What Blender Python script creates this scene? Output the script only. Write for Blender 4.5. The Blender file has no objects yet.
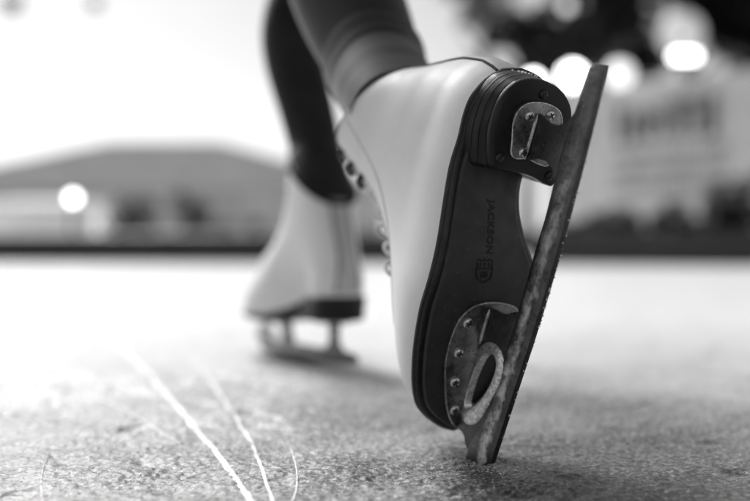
import bpy, bmesh, math, random
import numpy as np
from mathutils import Vector, Matrix
from mathutils.bvhtree import BVHTree
random.seed(7); RNG = np.random.default_rng(11)
S = bpy.context.scene
COL = S.collection
CAM_H = 0.148
F_PX, CX, CY = 850.0, 375.0, 248.0

def at(px, py, d):
    """world point seen at photo pixel (px, py) at distance d along the view"""
    return Vector(((px - CX) / F_PX * d, d, CAM_H + (CY - py) / F_PX * d))

def ice_at(px, py):
    d = CAM_H * F_PX / (py - CY)
    return Vector(((px - CX) / F_PX * d, d, 0))

# ------------------------------------------------------------------ materials
class NT:
    def __init__(s, name):
        s.m = bpy.data.materials.new(name); s.m.use_nodes = True
        s.t = s.m.node_tree; s.N = s.t.nodes; s.L = s.t.links
        s.b = s.N['Principled BSDF']
    def n(s, kind, **kw):
        x = s.N.new(kind)
        for k, v in kw.items():
            if k in x.inputs: x.inputs[k].default_value = v
            else: setattr(x, k, v)
        return x
    def link(s, a, b): s.L.new(a, b)
    def coord(s):
        return s.n('ShaderNodeTexCoord').outputs['Object']
    def noise(s, scale, detail=3.0, rough=.55, co=None, dist=0.0):
        x = s.n('ShaderNodeTexNoise', Scale=scale, Detail=detail, Roughness=rough, Distortion=dist)
        s.link(co or s.coord(), x.inputs['Vector']); return x.outputs['Fac']
    def ramp(s, fac, stops):
        r = s.n('ShaderNodeValToRGB'); e = r.color_ramp.elements
        while len(e) < len(stops): e.new(.5)
        for el, (p, v) in zip(e, stops):
            el.position = p; el.color = (v, v, v, 1)
        s.link(fac, r.inputs[0]); return r.outputs['Color']
    def math(s, op, a, b=None):
        x = s.n('ShaderNodeMath', operation=op)
        for i, v in enumerate((a, b)):
            if v is None: continue
            if isinstance(v, (int, float)): x.inputs[i].default_value = v
            else: s.link(v, x.inputs[i])
        return x.outputs[0]
    def mix(s, fac, a, b):
        x = s.n('ShaderNodeMix', data_type='RGBA')
        for i, v in ((0, fac), (6, a), (7, b)):
            if isinstance(v, (int, float)): x.inputs[i].default_value = v if i == 0 else (v, v, v, 1)
            else: s.link(v, x.inputs[i])
        return x.outputs[2]
    def base(s, v):
        if isinstance(v, (int, float)): s.b.inputs['Base Color'].default_value = (v, v, v, 1)
        else: s.link(v, s.b.inputs['Base Color'])
    def rough(s, v):
        if isinstance(v, (int, float)): s.b.inputs['Roughness'].default_value = v
        else: s.link(v, s.b.inputs['Roughness'])
    def metal(s, v):
        if isinstance(v, (int, float)): s.b.inputs['Metallic'].default_value = v
        else: s.link(v, s.b.inputs['Metallic'])
    def bump(s, h, strength, dist):
        x = s.n('ShaderNodeBump', Strength=strength, Distance=dist)
        s.link(h, x.inputs['Height']); s.link(x.outputs[0], s.b.inputs['Normal'])

def simple(name, v, rough=.5, metal=0.0, var=.15, scale=30.0, bump=None):
    t = NT(name)
    t.base(t.ramp(t.noise(scale, 4), [(.3, v * (1 - var)), (.7, min(1, v * (1 + var)))]))
    t.rough(rough); t.metal(metal)
    if bump: t.bump(t.noise(bump[0], 3), bump[1], bump[2])
    return t.m

def mat_leather():
    t = NT('white_leather')
    a = t.noise(14, 5, .6)
    c = t.ramp(a, [(.3, .74), (.6, .82)])
    sc = t.noise(55, 2, .5, dist=1.5)
    c = t.mix(t.ramp(sc, [(.715, 0), (.76, .22)]), c, .42)
    t.base(c); t.rough(t.ramp(t.noise(40, 3), [(.3, .52), (.7, .66)]))
    v = t.n('ShaderNodeTexVoronoi', Scale=900.0); t.link(t.coord(), v.inputs['Vector'])
    h = t.math('ADD', t.math('MULTIPLY', v.outputs['Distance'], .35), t.math('MULTIPLY', t.noise(24, 3), 1.2))
    t.bump(h, .35, .0005)
    return t.m

def mat_blade():
    """chrome above, ground steel along the edge, a scalloped line where the plating ends, wet specks"""
    t = NT('blade_steel')
    co = t.coord(); sp = t.n('ShaderNodeSeparateXYZ'); t.link(co, sp.inputs[0]); z = sp.outputs['Z']; y = sp.outputs['Y']
    n1 = t.noise(130, 4, .6, co); n2 = t.noise(38, 2, .5, co)
    zz = t.math('ADD', z, t.math('MULTIPLY', t.math('SUBTRACT', n1, .5), .010))
    zz = t.math('ADD', zz, t.math('MULTIPLY', t.math('SUBTRACT', n2, .5), .008))
    line = t.math('MULTIPLY', t.ramp(zz, [(.0022, 0), (.0042, 1)]), t.ramp(zz, [(.0066, 1), (.0090, 0)]))
    toeward = t.ramp(y, [(0, .12), (.09, 1)])
    line = t.math('MULTIPLY', line, t.ramp(t.noise(90, 3, .6, co), [(.38, .15), (.58, 1)]))
    line = t.math('MULTIPLY', line, t.ramp(t.math('ADD', y, .09), [(0, .06), (.06, .7), (.12, 1)]))
    spots = t.ramp(t.noise(420, 4, .65, co), [(.56, 0), (.66, 1)])
    blot = t.ramp(t.noise(70, 5, .65, co), [(.35, .07), (.65, .12)])
    c = t.mix(line, blot, .86)
    c = t.mix(t.math('MULTIPLY', t.math('MULTIPLY', spots, .75), toeward), c, .05)
    t.base(c)
    t.metal(t.math('SUBTRACT', 1.0, t.math('MULTIPLY', line, .75)))
    t.rough(t.mix(line, t.ramp(t.noise(160, 4, .6, co), [(.3, .22), (.7, .46)]), .6))
    mp = t.n('ShaderNodeMapping'); mp.inputs['Scale'].default_value = (300, 14, 1500); t.link(co, mp.inputs['Vector'])
    grind = t.noise(1.0, 3, .6, mp.outputs[0])
    t.bump(t.math('ADD', t.math('ADD', t.math('MULTIPLY', t.noise(700, 3, .6, co), .5), t.math('MULTIPLY', grind, .9)), t.math('MULTIPLY', spots, .8)), .45, .0003)
    return t.m

def mat_plate():
    t = NT('plate_steel')
    spots = t.ramp(t.noise(480, 4, .65), [(.58, 0), (.66, 1)])
    c = t.mix(t.math('MULTIPLY', spots, .8), t.ramp(t.noise(110, 4), [(.3, .17), (.7, .42)]), .03)
    t.base(c); t.metal(.95); t.rough(t.ramp(t.noise(220, 4), [(.3, .20), (.7, .42)]))
    t.bump(t.noise(520, 3), .4, .0003)
    return t.m

def mat_sole():
    t = NT('sole_rubber')
    co = t.coord(); mp = t.n('ShaderNodeMapping'); mp.inputs['Scale'].default_value = (420, 26, 60); mp.inputs['Rotation'].default_value = (0, 0, .5); t.link(co, mp.inputs['Vector'])
    scr = t.ramp(t.noise(1.0, 3, .55, mp.outputs[0]), [(.66, 0), (.74, 1)])
    c = t.mix(t.math('MULTIPLY', scr, .5), t.ramp(t.noise(60, 5, .6, co), [(.3, .018), (.7, .030)]), .08)
    c = t.mix(t.ramp(t.noise(520, 2, .5, co), [(.735, 0), (.76, .6)]), c, .35)
    t.base(c)
    t.rough(t.ramp(t.noise(90, 4), [(.3, .42), (.7, .62)]))
    t.bump(t.noise(900, 2), .15, .0003)
    return t.m

def mat_black():
    t = NT('black_edge_lacquer')
    c = t.ramp(t.noise(180, 5, .65), [(.45, .006), (.75, .016)])
    t.base(c); t.rough(t.ramp(t.noise(120, 4), [(.3, .22), (.7, .5)]))
    t.bump(t.noise(260, 4), .3, .0005)
    return t.m

def mat_heel():
    t = NT('stacked_heel')
    co = t.coord()
    w = t.n('ShaderNodeMapping'); w.inputs['Scale'].default_value = (25, 25, 420); t.link(co, w.inputs['Vector'])
    lay = t.noise(1.0, 3, .5, w.outputs[0])
    t.base(t.ramp(lay, [(.35, .005), (.65, .018)]))
    t.rough(t.ramp(t.noise(150, 4), [(.3, .25), (.7, .5)]))
    t.b.inputs['Specular IOR Level'].default_value = .3
    t.bump(t.math('ADD', lay, t.math('MULTIPLY', t.noise(500, 3), .3)), .35, .0008)
    return t.m

def mat_legging():
    t = NT('stretch_legging')
    w = t.noise(1400, 2)
    t.base(t.ramp(t.noise(18, 4), [(.3, .018), (.7, .030)]))
    t.rough(.7); t.b.inputs['Specular IOR Level'].default_value = .12
    t.b.inputs['Sheen Weight'].default_value = .25
    t.b.inputs['Sheen Roughness'].default_value = .35
    t.bump(t.math('ADD', t.math('MULTIPLY', w, .2), t.noise(26, 4)), .25, .002)
    return t.m

def mat_ice():
    t = NT('ice_surface')
    co = t.coord()
    mid = t.noise(16, 4, .65, co); fine = t.noise(260, 4, .7, co); grit = t.noise(620, 3, .7, co)
    c = t.ramp(t.math('ADD', t.math('MULTIPLY', mid, .35), t.math('MULTIPLY', fine, .65)), [(.36, .46), (.50, .60), (.62, .72)])
    # weaker sky reflection near the camera is painted into the colour: dark near, pale far
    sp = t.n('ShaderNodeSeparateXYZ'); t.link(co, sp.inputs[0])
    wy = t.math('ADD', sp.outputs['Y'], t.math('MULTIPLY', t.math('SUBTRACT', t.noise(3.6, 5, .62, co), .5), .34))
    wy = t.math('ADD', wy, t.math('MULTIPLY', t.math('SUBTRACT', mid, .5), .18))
    near_dim = t.ramp(t.math('MULTIPLY', wy, .5), [(.27, 1), (.41, .80), (.56, .36), (.88, 0)])
    near_tone = t.ramp(t.math('ADD', t.math('MULTIPLY', fine, .6), t.math('MULTIPLY', grit, .4)), [(.38, .02), (.50, .085), (.59, .32), (.66, .80)])
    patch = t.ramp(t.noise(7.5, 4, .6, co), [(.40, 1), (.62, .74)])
    c = t.mix(t.math('MULTIPLY', t.math('MULTIPLY', near_dim, patch), .95), c, near_tone)
    v = t.n('ShaderNodeTexVoronoi', Scale=26.0); t.link(co, v.inputs['Vector'])
    pits = t.math('MULTIPLY', t.ramp(t.math('ADD', v.outputs['Distance'], t.math('MULTIPLY', t.math('SUBTRACT', fine, .5), .5)), [(.10, 1), (.34, 0)]), t.ramp(t.noise(5.5, 3, .6, co), [(.56, 0), (.64, .8)]))
    c = t.mix(pits, c, .05)
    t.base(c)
    t.rough(t.ramp(fine, [(.3, .20), (.7, .38)]))
    t.b.inputs['IOR'].default_value = 1.31
    t.b.inputs['Specular IOR Level'].default_value = .19
    h = t.math('ADD', t.noise(480, 4, .7, co), t.math('MULTIPLY', t.noise(120, 3, .6, co), .7))
    t.bump(h, .5, .0009)
    return t.m

def mat_snow(name='scraped_snow', v=.86):
    t = NT(name); t.base(v); t.rough(.55)
    t.b.inputs['Subsurface Weight'].default_value = 0.0
    t.bump(t.noise(900, 3), .5, .0006)
    return t.m

def mat_glow(name, e):
    t = NT(name); t.base(.8 if e > 2 else .25)
    t.b.inputs['Emission Color'].default_value = (1, 1, 1, 1)
    t.b.inputs['Emission Strength'].default_value = e
    return t.m

M = dict(
    leather=mat_leather(), blade=mat_blade(), plate=mat_plate(), sole=mat_sole(), black=mat_black(), heel=mat_heel(),
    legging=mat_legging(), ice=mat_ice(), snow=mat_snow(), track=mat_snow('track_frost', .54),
    crystal=mat_snow('ice_grain', .93),
    lace=simple('white_lace', .78, .7, 0, .08, 300, (1500, .5, .0004)),
    cord=simple('piping_cord', .006, .75),
    stitch=simple('stitch_thread', .60, .7),
    backstay=simple('backstay_leather', .52, .5, 0, .1, 60, (1200, .5, .0004)),
    hook=simple('hook_metal', .02, .35, .2),
    screw=simple('screw_metal', .62, .22, 1.0, .2, 400),
    slot=simple('screw_slot', .012, .6),
    rim=simple('cast_rim', .66, .30, .95, .45, 420, (600, .5, .0004)),
    print_=simple('pressed_lettering', .006, .7),
    skin=simple('skin', .45, .5), hair=simple('hair', .03, .5), jacket=simple('jacket_cloth', .06, .8),
)

# ------------------------------------------------------------------ object helpers
def new(name, me, parent=None):
    o = bpy.data.objects.new(name, me); COL.objects.link(o)
    if parent is not None: o.parent = parent
    return o

def tag(o, label=None, cat=None, group=None, kind=None):
    if label: o['label'] = label
    if cat: o['category'] = cat
    if group: o['group'] = group
    if kind: o['kind'] = kind
    return o

def fin(name, bm, mats, parent=None, smooth=True, flip=False, recalc=True):
    if recalc: bmesh.ops.recalc_face_normals(bm, faces=bm.faces[:])
    me = bpy.data.meshes.new(name); bm.to_mesh(me); bm.free()
    for m in (mats if isinstance(mats, (list, tuple)) else [mats]): me.materials.append(m)
    if smooth:
        me.polygons.foreach_set('use_smooth', [True] * len(me.polygons))
        me.set_sharp_from_angle(angle=math.radians(38))
    return new(name, me, parent)

def loft(bm, rings, cap0=False, cap1=False, closed=True):
    vs = [[bm.verts.new(p) for p in r] for r in rings]
    n = len(rings[0])
    for a, b in zip(vs, vs[1:]):
        for i in range(n if closed else n - 1):
            j = (i + 1) % n
            bm.faces.new((a[i], a[j], b[j], b[i]))
    if cap0: bm.faces.new(vs[0][::-1])
    if cap1: bm.faces.new(vs[-1])
    return vs

def tube(bm, pts, r, seg=8, closed=False):
    pts = [Vector(p) for p in pts]; n = len(pts); rings = []
    up = None
    for i, p in enumerate(pts):
        a = pts[i - 1] if (i > 0 or closed) else p
        b = pts[(i + 1) % n] if (i < n - 1 or closed) else p
        t = (b - a).normalized()
        if up is None:
            up = t.orthogonal().normalized()
        u = (up - t * up.dot(t))
        u = u.normalized() if u.length > 1e-6 else t.orthogonal().normalized()
        up = u; w = t.cross(u)
        rr = r[i] if isinstance(r, (list, tuple)) else r
        rings.append([p + (u * math.cos(k * 2 * math.pi / seg) + w * math.sin(k * 2 * math.pi / seg)) * rr for k in range(seg)])
    if closed:
        rings.append(rings[0]); loft(bm, rings)
        bmesh.ops.remove_doubles(bm, verts=bm.verts[:], dist=1e-7)
    else: loft(bm, rings, True, True)

def smooth_pts(P, n, closed=False):
    """Catmull-Rom resample"""
    P = [Vector(p) for p in P]; m = len(P); out = []
    segs = m if closed else m - 1
    for k in range(n):
        u = k / (n if closed else n - 1) * segs
        i = min(int(u), segs - 1); f = u - i
        g = (lambda j: P[j % m]) if closed else (lambda j: P[max(0, min(m - 1, j))])
        a, b, c, d = g(i - 1), g(i), g(i + 1), g(i + 2)
        out.append(.5 * ((2 * b) + (c - a) * f + (2 * a - 5 * b + 4 * c - d) * f * f + (3 * b - a - 3 * c + d) * f ** 3))
    return out

def interp(x, xs, ys):
    return float(np.interp(x, xs, ys))

def smoothstep(a, b, x):
    t = max(0.0, min(1.0, (x - a) / (b - a))); return t * t * (3 - 2 * t)

def prism(bm, outline, z0, z1, holes=(), axis='z', bevel=0.0, top_scale=None):
    """extrude a 2D outline (with holes); axis z: (x,y)->z ; axis x: (y,z)->x"""
    def P(p, h): return Vector((p[0], p[1], h)) if axis == 'z' else Vector((h, p[0], p[1]))
    vs, es = [], []
    for loop in (outline, *holes):
        v = [bm.verts.new(P(p, z0)) for p in loop]
        vs += v
        es += [bm.edges.new((v[i], v[(i + 1) % len(v)])) for i in range(len(v))]
    r = bmesh.ops.triangle_fill(bm, use_beauty=True, edges=es)
    fs = [g for g in r['geom'] if isinstance(g, bmesh.types.BMFace)]
    ex = bmesh.ops.extrude_face_region(bm, geom=fs)
    nv = [g for g in ex['geom'] if isinstance(g, bmesh.types.BMVert)]
    d = P((0, 0), z1) - P((0, 0), z0)
    bmesh.ops.translate(bm, verts=nv, vec=d)
    bmesh.ops.recalc_face_normals(bm, faces=bm.faces[:])
    if bevel:
        sel = []
        for e in bm.edges:
            if len(e.link_faces) == 2 and e.calc_face_angle(0) > .9: 
                m_ = (e.verts[0].co - e.verts[1].co)
                if abs(m_.dot(d.normalized())) < 1e-7: sel.append(e)
        bmesh.ops.bevel(bm, geom=sel, offset=bevel, segments=2, affect='EDGES', profile=.6)

def mm(L): return [tuple(c / 1000 for c in p) for p in L]

# ------------------------------------------------------------------ the ice skate (built in millimetres, y to the toe, z up)
LAT = [(-131, -2), (-129, -14), (-125, -22), (-118, -29), (-108, -34.5), (-95, -36), (-80, -35.5), (-62, -38), (-45, -40), (-18, -44), (5, -48), (24, -50), (42, -49), (61, -46.5), (75, -43.5), (86, -40.5), (97, -36), (106, -30.5), (114, -22), (120, -13.5), (125.5, -4), (128.5, 5)]
MED = [(-131, -2), (-128.5, 12), (-124, 20), (-117, 26), (-105, 31), (-92, 31), (-78, 27), (-62, 19), (-45, 17.5), (-30, 20.5), (-13, 28.5), (0, 36.5), (18, 44), (40, 48), (62, 48), (82, 44), (97, 38), (108, 31), (116, 24), (122, 16), (126.5, 10), (128.5, 5)]
LY, LX = zip(*LAT); MY, MX = zip(*MED)
def zsole(y):      # underside of the outsole
    if y > 20: return 43 + 2.5 * smoothstep(85, 135, y)
    return 43 + 27 * smoothstep(20, -80, y) ** 1.0
def sole_outline(off, n=64, y0=None):
    """closed outline, offset outwards by off mm"""
    a = smooth_pts([(LX[i], LY[i], 0) for i in range(len(LY))], n)
    b = smooth_pts([(MX[i], MY[i], 0) for i in range(len(MY))], n)
    P = a + b[::-1][1:-1]
    out = []
    for i, p in enumerate(P):
        t = (P[(i + 1) % len(P)] - P[i - 1]).normalized()
        nrm = Vector((-t.y, t.x, 0))          # loop runs heel > lateral > toe: outwards is to its left
        out.append(p + nrm * off)
    return out

ZT_Y = [-60, -30, -15, -8, 0, 8, 14, 25, 45, 70, 90, 106, 116, 122, 126.5, 129, 130.5]
ZT_Z = [420, 330, 272, 240, 208, 188, 176, 161, 142, 125, 115, 105, 95, 87, 77, 67, 50]
YB_Z = [50, 80, 92, 105, 128, 150, 176, 192, 215]
YB_Y = [-129, -129.5, -132, -133, -130.5, -124, -114, -108, -101]
def yfront(z):
    return float(np.interp(z, ZT_Z[::-1], ZT_Y[::-1]))
def yback(z): return interp(z, YB_Z, YB_Y)
def upper_ring(zf, n=44, off=0.0):
    """one slice of the boot at level zf (52..250)"""
    def zmap(y):
        lift = zsole(y) + 9.5 - 52.0
        z = zf + lift * (1 - smoothstep(52, 150, zf))
        if zf > 150:
            g = .42 + (1.18 - .42) * max(0, min(1, (y + 112) / 100))
            z = 150 + (zf - 150) * g
        return z
    yb = yback(zmap(-120)); yf = yfront(zmap(60 if zf < 90 else (20 if zf < 150 else -10)))
    b = smoothstep(58, 165, zf)
    lat, med = [], []
    for k in range(n + 1):
        s = .5 - .5 * math.cos(math.pi * k / n)
        y = yb + (yf - yb) * s
        ys = -131 + (y - yb) / max(1e-6, 129 - yb) * 260 if zf < 120 else y
        ys = max(-131, min(128.5, ys))
        bul = 1 + .03 * math.sin(math.pi * min(1, (zf - 52) / 60))
        e = max(0.0, 1 - abs(2 * s - 1) ** 2.5) ** .5
        xl0, xm0 = interp(ys, LY, LX) + 1.5, interp(ys, MY, MX) - 1.5
        # heel cup and ankle: keep the arch filled as it rises
        wl = -(37.5 + 2 * smoothstep(190, 250, zf)) * e
        wm = (36 - 3.5 * smoothstep(120, 165, zf) + 3 * smoothstep(190, 250, zf)) * e
        zz = zmap(y)
        D = 1.0
        zt = interp(y, ZT_Y, ZT_Z)
        base = zsole(y) + 9.5
        q = (zz - base) / max(1.0, zt - base)
        D = max(0.0, 1 - min(1, max(0, q)) ** 2.7) ** .5
        Dm = D * (1 - b) + b
        el = (1 - b) * D * xl0 * bul + b * wl + 3 * (1 - b) * (1 - D)
        em = (1 - b) * D * xm0 * bul + b * wm + 3 * (1 - b) * (1 - D)
        if k in (0, n): el = em = .5 * (el + em)
        lat.append(Vector((el, y, zz))); med.append(Vector((em, y, zz)))
    P = lat + med[::-1][1:-1]
    if off:
        c = sum(P, Vector()) / len(P)
        P = [p + Vector((p.x - c.x, p.y - c.y, 0)).normalized() * off for p in P]
    return P

def build_skate(mirror, label, near):
    sx = -1 if mirror else 1
    root = new('ice_skate', None); root.empty_display_size = .05
    tag(root, label, 'ice skate', 'pair of white figure skates')
    def X(bm):
        for v in bm.verts: v.co = Vector((v.co.x * sx / 1000, v.co.y / 1000, v.co.z / 1000))
    def out(name, bm, mats, parent=root, smooth=True):
        X(bm); return fin(name, bm, mats, parent, smooth)
    # --- upper
    bm = bmesh.new()
    levels = [52, 54, 57, 61, 66, 72, 78, 84, 90, 96, 102, 108, 114, 120, 127, 134, 142, 150, 158, 166, 175, 185, 195, 205, 215, 225, 235, 243, 249, 250.5]
    rings = [upper_ring(z) for z in levels]
    inner = [upper_ring(z, off=-4.0) for z in (250.5, 240, 215, 190)]
    loft(bm, rings + inner, cap0=True, cap1=True)
    bmesh.ops.recalc_face_normals(bm, faces=bm.faces[:])
    tree = BVHTree.FromBMesh(bm)
    upper = out('upper', bm, M['leather'])
    n = len(rings[0])
    # collar piping round the top edge
    bm = bmesh.new(); R_ = [p + Vector((0, 0, .5)) for p in upper_ring(250.5, off=.3)]
    for lo_y, m_ in ((True, 'cord'), (False, 'backstay')):
        bm.free(); bm = bmesh.new()
        sel = [i for i in range(len(R_)) if (R_[i].y < -62) == lo_y]
        cut = next((k for k in range(len(sel) - 1) if sel[k + 1] != sel[k] + 1), -1)
        if cut >= 0: sel = sel[cut + 1:] + sel[:cut + 1]
        tube(bm, [R_[i] for i in sel], .8, 8); out('piping', bm, M[m_], upper); bm = bmesh.new()
    bm.free()
    # backstay strip with piping on both edges
    def back_pt(zf, x, off):
        r = upper_ring(zf, 44); 
        cand = [p for p in r if p.y < -60 and (p.x <= 1 if x < 0 else p.x >= -1)]
        cand.sort(key=lambda p: p.x)
        xs = [p.x for p in cand]; 
        y = float(np.interp(x, xs, [p.y for p in cand])); z = float(np.interp(x, xs, [p.z for p in cand]))
        return Vector((x, y - off, z))
    zs = np.linspace(58, 250, 26); bm = bmesh.new()
    wd = lambda z: 11 + 3 * smoothstep(120, 60, z)
    rr = []
    for z in zs:
        w = wd(z)
        top = [back_pt(z, x, 1.3 if abs(x) < w * .99 else .2) for x in np.linspace(-w, w, 13)]
        rr.append(top)
    loft(bm, rr, closed=False); out('backstay', bm, M['backstay'], upper)
    for s in (-1, 1):
        bm = bmesh.new(); tube(bm, [back_pt(z, s * (wd(z) + .6), .4) for z in zs], 1.0, 8); out('piping', bm, M['cord'], upper)
    def surf(x, y, z, d):
        """nearest hit on the upper going along d"""
        h = tree.ray_cast(Vector((x, y, z)) - Vector(d).normalized() * 120, Vector(d).normalized())
        return (h[0], h[1]) if h[0] is not None else (None, None)
    # --- row of stitching bounding the lacing facing
    for s in (-1, 1):
        bm = bmesh.new(); pts = []
        for q in smooth_pts([(38 * s, -64, 262), (38 * s, -50, 228), (38 * s, -37, 200), (38 * s, -26, 176), (38 * s, -12, 157), (38 * s, 10, 138), (36 * s, 40, 120), (32 * s, 70, 106)], 60):
            h, nn = tree.find_nearest(q)[:2]; pts.append(h + nn * .15)
        tube(bm, pts, .42, 6); out('stitching', bm, M['stitch'], upper)
    # --- tongue
    bm = bmesh.new(); rr = []
    for z in np.linspace(215, 274, 12):
        yf = interp(z, [215, 245, 268, 292], [-11, -15, -20, -25])
        w = interp(z, [215, 262, 270, 274], [25, 27, 22, 12])
        f = [Vector((x, yf - (abs(x) / 30) ** 2.2 * 22 + 1.5, z - (abs(x) / 30) ** 2 * 10)) for x in np.linspace(-w, w, 15)]
        bk = [p + Vector((0, -6, 0)) for p in f[::-1]]
        rr.append(f + bk)
    loft(bm, rr, cap0=True, cap1=True); out('tongue', bm, M['leather'])
    # --- lacing: eyelet rows on both sides of the instep, laces crossing, hooks on the shaft
    rows = [(84, 118), (68, 128), (52, 138), (37, 151), (24, 164), (13, 180)]
    eye = {}
    for i, (y, z) in enumerate(rows):
        for s in (-1, 1):
            hit, nr = surf(s * 28 + 1, y - 4, z, (-s * 1.0, -.5, -.5))
            if hit is None: continue
            eye[(i, s)] = (hit, nr)
    for z0 in (211, 235, 259):
        i = len(rows) + [211, 235, 259].index(z0)
        for s in (-1, 1):
            hit, nr = surf(s * 21, -20, z0, (-s * .35, -1, -.15))
            if hit is None: continue
            eye[(i, s)] = (hit, nr)
    bm = bmesh.new()
    for i in range(len(rows) + 2):
        for s in (-1, 1):
            if (i, s) in eye and (i + 1, -s) in eye:
                a, na = eye[(i, s)]; b, nb = eye[(i + 1, -s)]
                pts = []
                for k in range(9):
                    f = k / 8; p = a.lerp(b, f)
                    hh, nn = surf(p.x, p.y, p.z, (0, -.75, -.6 if i < 5 else -.1))
                    base = hh if hh is not None else p
                    base = Vector((p.x, max(base.y, p.y), max(base.z, p.z) if i < 5 else p.z))
                    pts.append(base + (na + nb).normalized() * (2.6 + 4.2 * math.sin(math.pi * min(1, 1.15 * f + .0)) ** .8))
                tube(bm, pts, 1.9, 6)
    for (x, y, z) in ((-27, -4, 185), (-27, 6, 167), (-27, 13.5, 155), (-27, 24, 143), (-27, 37, 132)):   # slack bights of lace standing off the eyelets
        p = Vector((x, y, z)); o_ = Vector((-.72, .33, .61)); tn = Vector((.15, .75, -.64))
        h = tree.find_nearest(p)[0]
        tube(bm, smooth_pts([h - tn * 4.4 - o_ * 1, h - tn * 3.4 + o_ * 2.6, h + o_ * 4.2, h + tn * 3.4 + o_ * 2.6, h + tn * 4.4 - o_ * 1], 13), 1.7, 7)
    if len(bm.verts): out('lace', bm, M['lace'])
    else: bm.free()
    for (i, s), (h, nr) in eye.items():
        q = nr.to_track_quat('Z', 'Y').to_matrix()
        bm = bmesh.new()
        if i < len(rows):
            tube(bm, [h + nr * .4 + q @ Vector((3.0 * math.cos(a), 3.0 * math.sin(a), 0)) for a in np.linspace(0, 2 * math.pi, 13)[:-1]], 1.1, 6, True)
            out('eyelet', bm, M['lace'])
        else:
            side = Vector((0, 0, 1)).cross(nr).normalized() * (-s)
            pts = [h + nr * .2, h + nr * 3.2, h + nr * 4.6 - side * 2.5, h + nr * 4.8 - side * 6, h + nr * 4.0 - side * 8]
            tube(bm, smooth_pts(pts, 10), [2.8] * 3 + [2.6] * 4 + [3.2] * 3, 8)
            out('lace_hook', bm, M['hook'])
    # --- welt and outsole
    def slab(name, offs, mat, zt, parent=root):
        bm = bmesh.new(); rr = []
        for off, dz in offs:
            rr.append([Vector((p.x, p.y, zsole(p.y) + dz)) for p in sole_outline(off)])
        loft(bm, rr)
        # grid fill the flat faces with strips lateral-medial
        for ring_i in (0, -1):
            r = rr[ring_i]; m = len(r) // 2
            vs = {}
            a = [bm.verts.new(p) for p in r]
            N = len(a)
            for k in range(1, m - 0):
                i0, i1 = k - 1, k; j0, j1 = (N - k + 1) % N, N - k
                f = [a[i0], a[i1], a[j1]] + ([a[j0]] if j0 != i0 else [])
                f2 = []
                for v_ in f:
                    if v_ not in f2: f2.append(v_)
                if len(f2) > 2:
                    try: bm.faces.new(f2)
                    except ValueError: pass
            if m < N:
                f = [a[m - 1], a[m], a[m + 1]] if m + 1 < N else None
                if f:
                    try: bm.faces.new(f)
                    except ValueError: pass
        bmesh.ops.remove_doubles(bm, verts=bm.verts[:], dist=1e-4)
        return out(name, bm, mat, parent)
    slab('welt', [(-4.4, 3.0), (-1.2, 3.1), (.2, 3.4), (.9, 4.2), (.8, 5.0), (.1, 5.4), (.9, 5.8), (1.9, 6.4), (2.1, 7.8), (1.4, 9.0), (.2, 9.7), (-3, 10.2)], M['black'], 0)
    outsole = slab('outsole', [(-5.2, 0.0), (-4.3, .25), (-3.7, .9), (-3.4, 2.0), (-3.5, 3.6), (-4, 4.2)], [M['sole']], 0)
    # --- lettering and crest pressed into the outsole waist
    for what in ('lettering', 'emblem'):
        bm = bmesh.new()
        if what == 'lettering':
            cu = bpy.data.curves.new('t', 'FONT'); cu.body = 'JACKSON'; cu.size = 7.2; cu.space_character = 1.12; cu.align_x = 'CENTER'; cu.align_y = 'CENTER'
            cu.extrude = .22; cu.offset = .22; cu.resolution_u = 3
            to = bpy.data.objects.new('t', cu); COL.objects.link(to)
            dg = bpy.context.evaluated_depsgraph_get(); me = bpy.data.meshes.new_from_object(to.evaluated_get(dg))
            bm.from_mesh(me); bpy.data.objects.remove(to); bpy.data.curves.remove(cu); bpy.data.meshes.remove(me)
            for v in bm.verts:
                tx, ty, tz = v.co
                y = -28.5 + tx; x = -8.2 + ty - .01 * tx
                v.co = Vector((x, y, zsole(y) - .15 - tz * .5))
        else:
            def sh(sc):   # crest outline in (along toe, across)
                base = [(-7.5, 0), (-6.6, 2.2), (-7.6, 4.6), (-6.4, 6.6), (-3.6, 6.0), (-1.2, 6.6), (2.5, 6.4), (5.2, 5.4), (6.4, 2.6), (7.8, 0)]
                full = base + [(a, -b) for a, b in base[::-1][1:-1]]
                return [(a * sc, b * sc) for a, b in full]
            def strip(P, w):
                m = len(P); c = [Vector((a, b, 0)) for a, b in P]
                vo = []
                for r_ in (1, -1):
                    vo.append([])
                    for i in range(m):
                        t = (c[(i + 1) % m] - c[i - 1]).normalized(); nn = Vector((-t.y, t.x, 0))
                        vo[-1].append(c[i] + nn * w * .5 * r_)
                loft(bm, [[Vector((p.x, p.y, 0)) for p in q + [q[0]]] for q in vo], closed=False)
            def bar(a0, b0, a1, b1):
                bm.faces.new([bm.verts.new((p[0], p[1], 0)) for p in ((a0, b0), (a1, b0), (a1, b1), (a0, b1))])
            strip(sh(1), .9)
            bar(-2.2, -5.2, -1.3, 5.2); bar(-5.6, -4.0, -3.2, -3.1); bar(-5.6, -.5, -3.2, .5); bar(-5.6, 3.1, -3.2, 4.0)
            bar(.2, -2.4, 4.4, -1.5); bar(.2, 1.5, 4.4, 2.4); bar(.2, -.4, 4.4, .4); 
            ex = bmesh.ops.extrude_face_region(bm, geom=bm.faces[:])
            for g in ex['geom']:
                if isinstance(g, bmesh.types.BMVert): g.co.z = .25
            for v in bm.verts:
                tx, ty, tz = v.co; y = -.4 + tx; x = -11.0 + ty + .05 * tx
                v.co = Vector((x, y, zsole(y) - .05 - tz))
        out(what, bm, M['print_'], outsole, smooth=False)
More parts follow.
